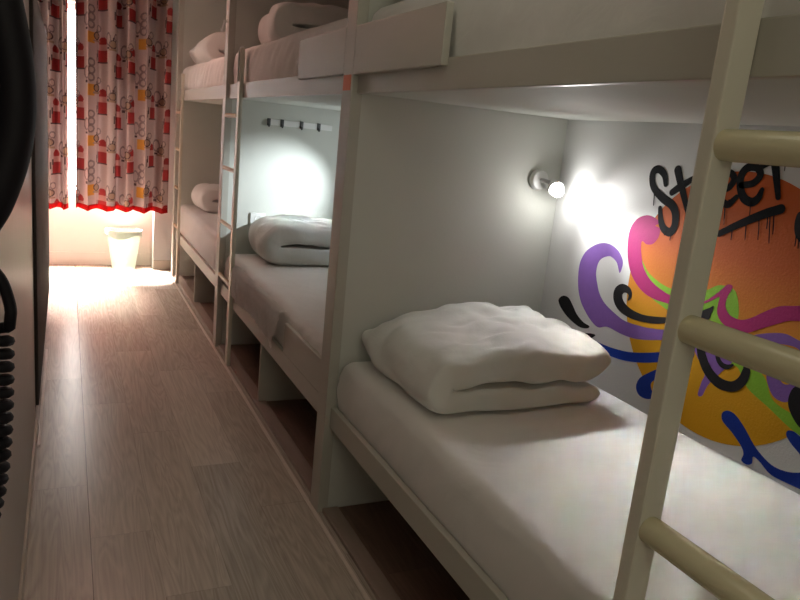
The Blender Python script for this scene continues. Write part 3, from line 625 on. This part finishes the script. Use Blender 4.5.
# ------------------------------------------------------------------ curtains
def pattern(u, v):
    """printed cotton: columns of little red lanterns, yellow boxes, kettles and doodles on cream"""
    n = u.shape
    col = np.empty(n + (3,)); col[:] = (0.44, 0.325, 0.305)
    U = np.mod(u, 0.60); V = np.mod(v, 0.415)
    def put(mask, c): col[mask] = c
    def rect(cu, cv, w, h): return (abs(U - cu) < w / 2) & (abs(np.mod(V - cv + 0.2075, 0.415) - 0.2075) < h / 2)
    def ell(cu, cv, a, b): return ((U - cu) / a) ** 2 + ((np.mod(V - cv + 0.2075, 0.415) - 0.2075) / b) ** 2
    red = (0.24, 0.025, 0.025); dark = (0.07, 0.04, 0.04); yel = (0.52, 0.23, 0.04); grey = (0.20, 0.14, 0.14); tan = (0.28, 0.18, 0.13)
    for cu, cv in ((0.08, 0.10), (0.34, 0.16), (0.52, 0.05)):     # red lanterns
        put(rect(cu, cv, 0.085, 0.095), red); put(rect(cu, cv - 0.05, 0.105, 0.012), dark); put(ell(cu, cv + 0.115, 0.036, 0.04) < 1, red)
        put(rect(cu, cv + 0.072, 0.07, 0.045), (0.40, 0.20, 0.175)); put(rect(cu - 0.056, cv + 0.02, 0.010, 0.06), dark)
    for cu, cv in ((0.20, 0.30),):                               # yellow boxes under doodle rings
        put(rect(cu, cv, 0.075, 0.09), yel)
        for dv in (0.10, 0.16, 0.22):
            e = ell(cu + 0.01 * np.sin(dv * 90), cv + dv, 0.036, 0.034); put((e < 1) & (e > 0.35), grey)
    for cu, cv in ((0.03, 0.20), (0.27, 0.32), (0.45, 0.26)):     # kettles
        e = ell(cu, cv, 0.042, 0.034); put(e < 1, tan); put((e < 1) & (e > 0.55), dark); put(rect(cu, cv + 0.04, 0.012, 0.03), dark)
        put(rect(cu, cv - 0.04, 0.09, 0.016), tan); e = ell(cu + 0.03, cv + 0.06, 0.026, 0.030); put((e < 1) & (e > 0.4), grey)
    for cu, cv in ((0.40, 0.30), (0.58, 0.22), (0.15, 0.02)):     # small doodles
        e = ell(cu, cv, 0.030, 0.055); put((e < 1) & (e > 0.5), grey); put(rect(cu, cv - 0.07, 0.03, 0.02), dark)
    put(rect(0.275, 0.15, 0.012, 0.06), dark); put(rect(0.48, 0.10, 0.010, 0.05), dark)
    return col
def curtain(label, xa, xb, folds, fabric, seed, u0=0.0, group='printed window curtains'):
    z0, z1 = 0.585, 2.499
    NU, NV = 260, 330
    s = np.linspace(0, 1, NU + 1); zz = np.linspace(z0, z1, NV + 1)
    rng = random.Random(seed)
    ph = [rng.uniform(0, 6.28) for _ in range(3)]
    def yoff(s_, z):
        a = 0.075 + 0.018 * math.sin(3.1 * s_ * folds + ph[0])
        k = 2 * math.pi * folds * s_
        return 6.655 + a * math.sin(k + 0.5 * math.sin(k * 0.37 + ph[1])) + 0.010 * math.sin(k * 2.3 + ph[2]) + 0.006 * math.sin(k + 3 * z)
    def xoff(s_, z): return xa + (xb - xa) * s_ + 0.010 * math.sin(2 * math.pi * folds * s_ * 2 + ph[0]) * 0.6
    t = thing('curtain', label, 'curtain', ((xa + xb) / 2, 6.655, 0.54), group)
    base = BASE[t.name]
    me = bpy.data.meshes.new('printed_panel')
    verts = [(xoff(a, z) - base.x, yoff(a, z) - base.y, z - base.z) for z in zz for a in s]
    faces = [(j * (NU + 1) + i, j * (NU + 1) + i + 1, (j + 1) * (NU + 1) + i + 1, (j + 1) * (NU + 1) + i) for j in range(NV) for i in range(NU)]
    me.from_pydata(verts, [], faces); me.update()
    uu, vv = np.meshgrid(u0 + s * fabric, zz)
    c = pattern(uu, vv).reshape(-1, 3)
    att = me.color_attributes.new('pattern', 'FLOAT_COLOR', 'POINT')
    att.data.foreach_set('color', np.hstack([c, np.ones((len(c), 1))]).astype(np.float32).ravel())
    me.materials.append(M['curtain'])
    for p in me.polygons: p.use_smooth = True
    o = bpy.data.objects.new('printed_panel', me); COL.objects.link(o); o.parent = t
    bm = B(); rows = []
    for a in s[::1]:
        lo = 0.545 + 0.006 * math.sin(2 * math.pi * folds * a + 1.0)
        rows.append([bm.verts.new((xoff(a, z), yoff(a, z) - 0.001, z)) for z in (lo, lo + 0.02, 0.590)])
    for a, b in zip(rows, rows[1:]):
        for k in range(2): bm.faces.new((a[k], b[k], b[k + 1], a[k + 1]))
    bmesh.ops.solidify(bm, geom=bm.faces[:], thickness=0.002)
    obj('hem', bm, M['hem'], t, 'plain red hem band', 60)
curtain('narrow printed curtain left of the bright gap, beside the brown cabinet', -0.40, 0.010, 4.0, 0.62, 3, 0.03)
curtain('wide printed curtain right of the bright gap, reaching the bunks', 0.066, 0.815, 5.0, 1.12, 8, 0.02)

# ------------------------------------------------------------------ waste bin under the window
bx, by = 0.468, 6.79
t = thing('waste_bin', 'pale translucent waste bin on the floor under the window', 'bin', (bx, by, 0))
bm = B(); lathe(bm, [(0, 0.0), (0.096, 0.0), (0.100, 0.006), (0.146, 0.345), (0.152, 0.350), (0.150, 0.356), (0.141, 0.350), (0.095, 0.010), (0, 0.010)], (bx, by, 0), (0, 0, 1), 36); obj('bucket', bm, M['bin'], t, None, 40)
bm = B(); rows = []
for k in range(49):
    a = 2 * math.pi * k / 48
    r1 = 0.155 + 0.004 * math.sin(a * 9); d = 0.05 + 0.02 * math.sin(a * 3 + 1)
    rows.append([bm.verts.new((bx + r * math.cos(a), by + r * math.sin(a), z)) for r, z in ((0.137, 0.30), (0.141, 0.357), (r1, 0.360), (r1 + 0.001, 0.355 - d))] if k < 48 else rows[0])
for a, b in zip(rows, rows[1:]):
    for k in range(3): bm.faces.new((a[k], b[k], b[k + 1], a[k + 1]))
bmesh.ops.solidify(bm, geom=bm.faces[:], thickness=0.001)
obj('bin_liner', bm, M['bag'], t, 'crumpled liner folded over the rim', 60)
bm = B(); box(bm, bx - 0.05, bx + 0.03, by - 0.05, by + 0.03, 0.012, 0.075, 0.012); obj('litter', bm, M['green_plastic'], t, 'green litter seen through the side', 40)

# ------------------------------------------------------------------ cabinet along the left
t = thing('tall_cabinet', 'tall dark brown cabinet standing past the end of the left wall', 'cabinet', (-0.4, 4.35, 0))
obj('body', box(B(), -0.775, -0.127, 3.285, 5.62, 0.09, 1.86, 0.004), M['brown'], t)
obj('plinth', box(B(), -0.775, -0.135, 3.30, 5.60, 0.0, 0.09), M['darkplinth'], t)
for a, b in ((3.29, 4.06), (4.065, 4.835), (4.84, 5.61)):
    d = obj('door', box(B(), -0.127, -0.115, a, b, 0.10, 1.85, 0.003), M['brown'], t)
struct('trim_2', box(B(), -0.116, -0.104, 3.07, 4.40, 0.0, 0.010, 0.002), M['strip_light'])

# ------------------------------------------------------------------ telephone on the left wall, close to the camera
t = thing('wall_telephone', 'black telephone handset with coiled cord hanging on the left wall, close to the camera', 'telephone', (-0.132, 0.5, 1.20))
obj('wall_base', box(B(), -0.132, -0.085, 0.455, 0.545, 1.29, 1.53, 0.008), M['black'], t)
bm = B()
P = catmull([(-0.058, 0.5, 1.520), (-0.043, 0.5, 1.487), (-0.033, 0.5, 1.450), (-0.0275, 0.5, 1.405), (-0.031, 0.5, 1.370), (-0.041, 0.5, 1.340), (-0.050, 0.5, 1.325)], 8)
n_ = len(P); tube(bm, P, [0.0115 + 0.002 * abs(2 * i / (n_ - 1) - 1) ** 2 for i in range(n_)], 20)
for zc in (1.512, 1.338):
    lathe(bm, [(0, -0.004), (0.016, -0.004), (0.021, 0.002), (0.024, 0.022), (0.022, 0.030), (0, 0.032)], (-0.046, 0.5, zc), (-1, 0, 0.12 if zc > 1.4 else -0.12), 28)
hs = obj('handset', bm, M['black'], t, None, 40)
bm = B(); C_ = []
lead = catmull([(-0.052, 0.5, 1.318), (-0.045, 0.5, 1.30), (-0.0375, 0.5, 1.288), (-0.0335, 0.5, 1.274), (-0.0325, 0.499, 1.266)], 6)
turns, per = 17, 14
for k in range(turns * per + 1):
    a = 2 * math.pi * k / per; f = k / (turns * per); r = 0.0066
    zc = 1.257 - 0.150 * f; xc = -0.0405 - 0.004 * f - 0.012 * f ** 4
    C_.append((xc + r * math.cos(a), 0.5 + r * math.sin(a), zc))
tail = [(-0.060, 0.5, 1.10), (-0.085, 0.5, 1.13), (-0.098, 0.5, 1.20), (-0.100, 0.5, 1.292)]
tube(bm, lead[:-1] + C_, 0.0036, 8); tube(bm, catmull([C_[-1]] + tail, 8), 0.0026, 8)
obj('coiled_cord', bm, M['black'], t, 'coiled black cord', 60)
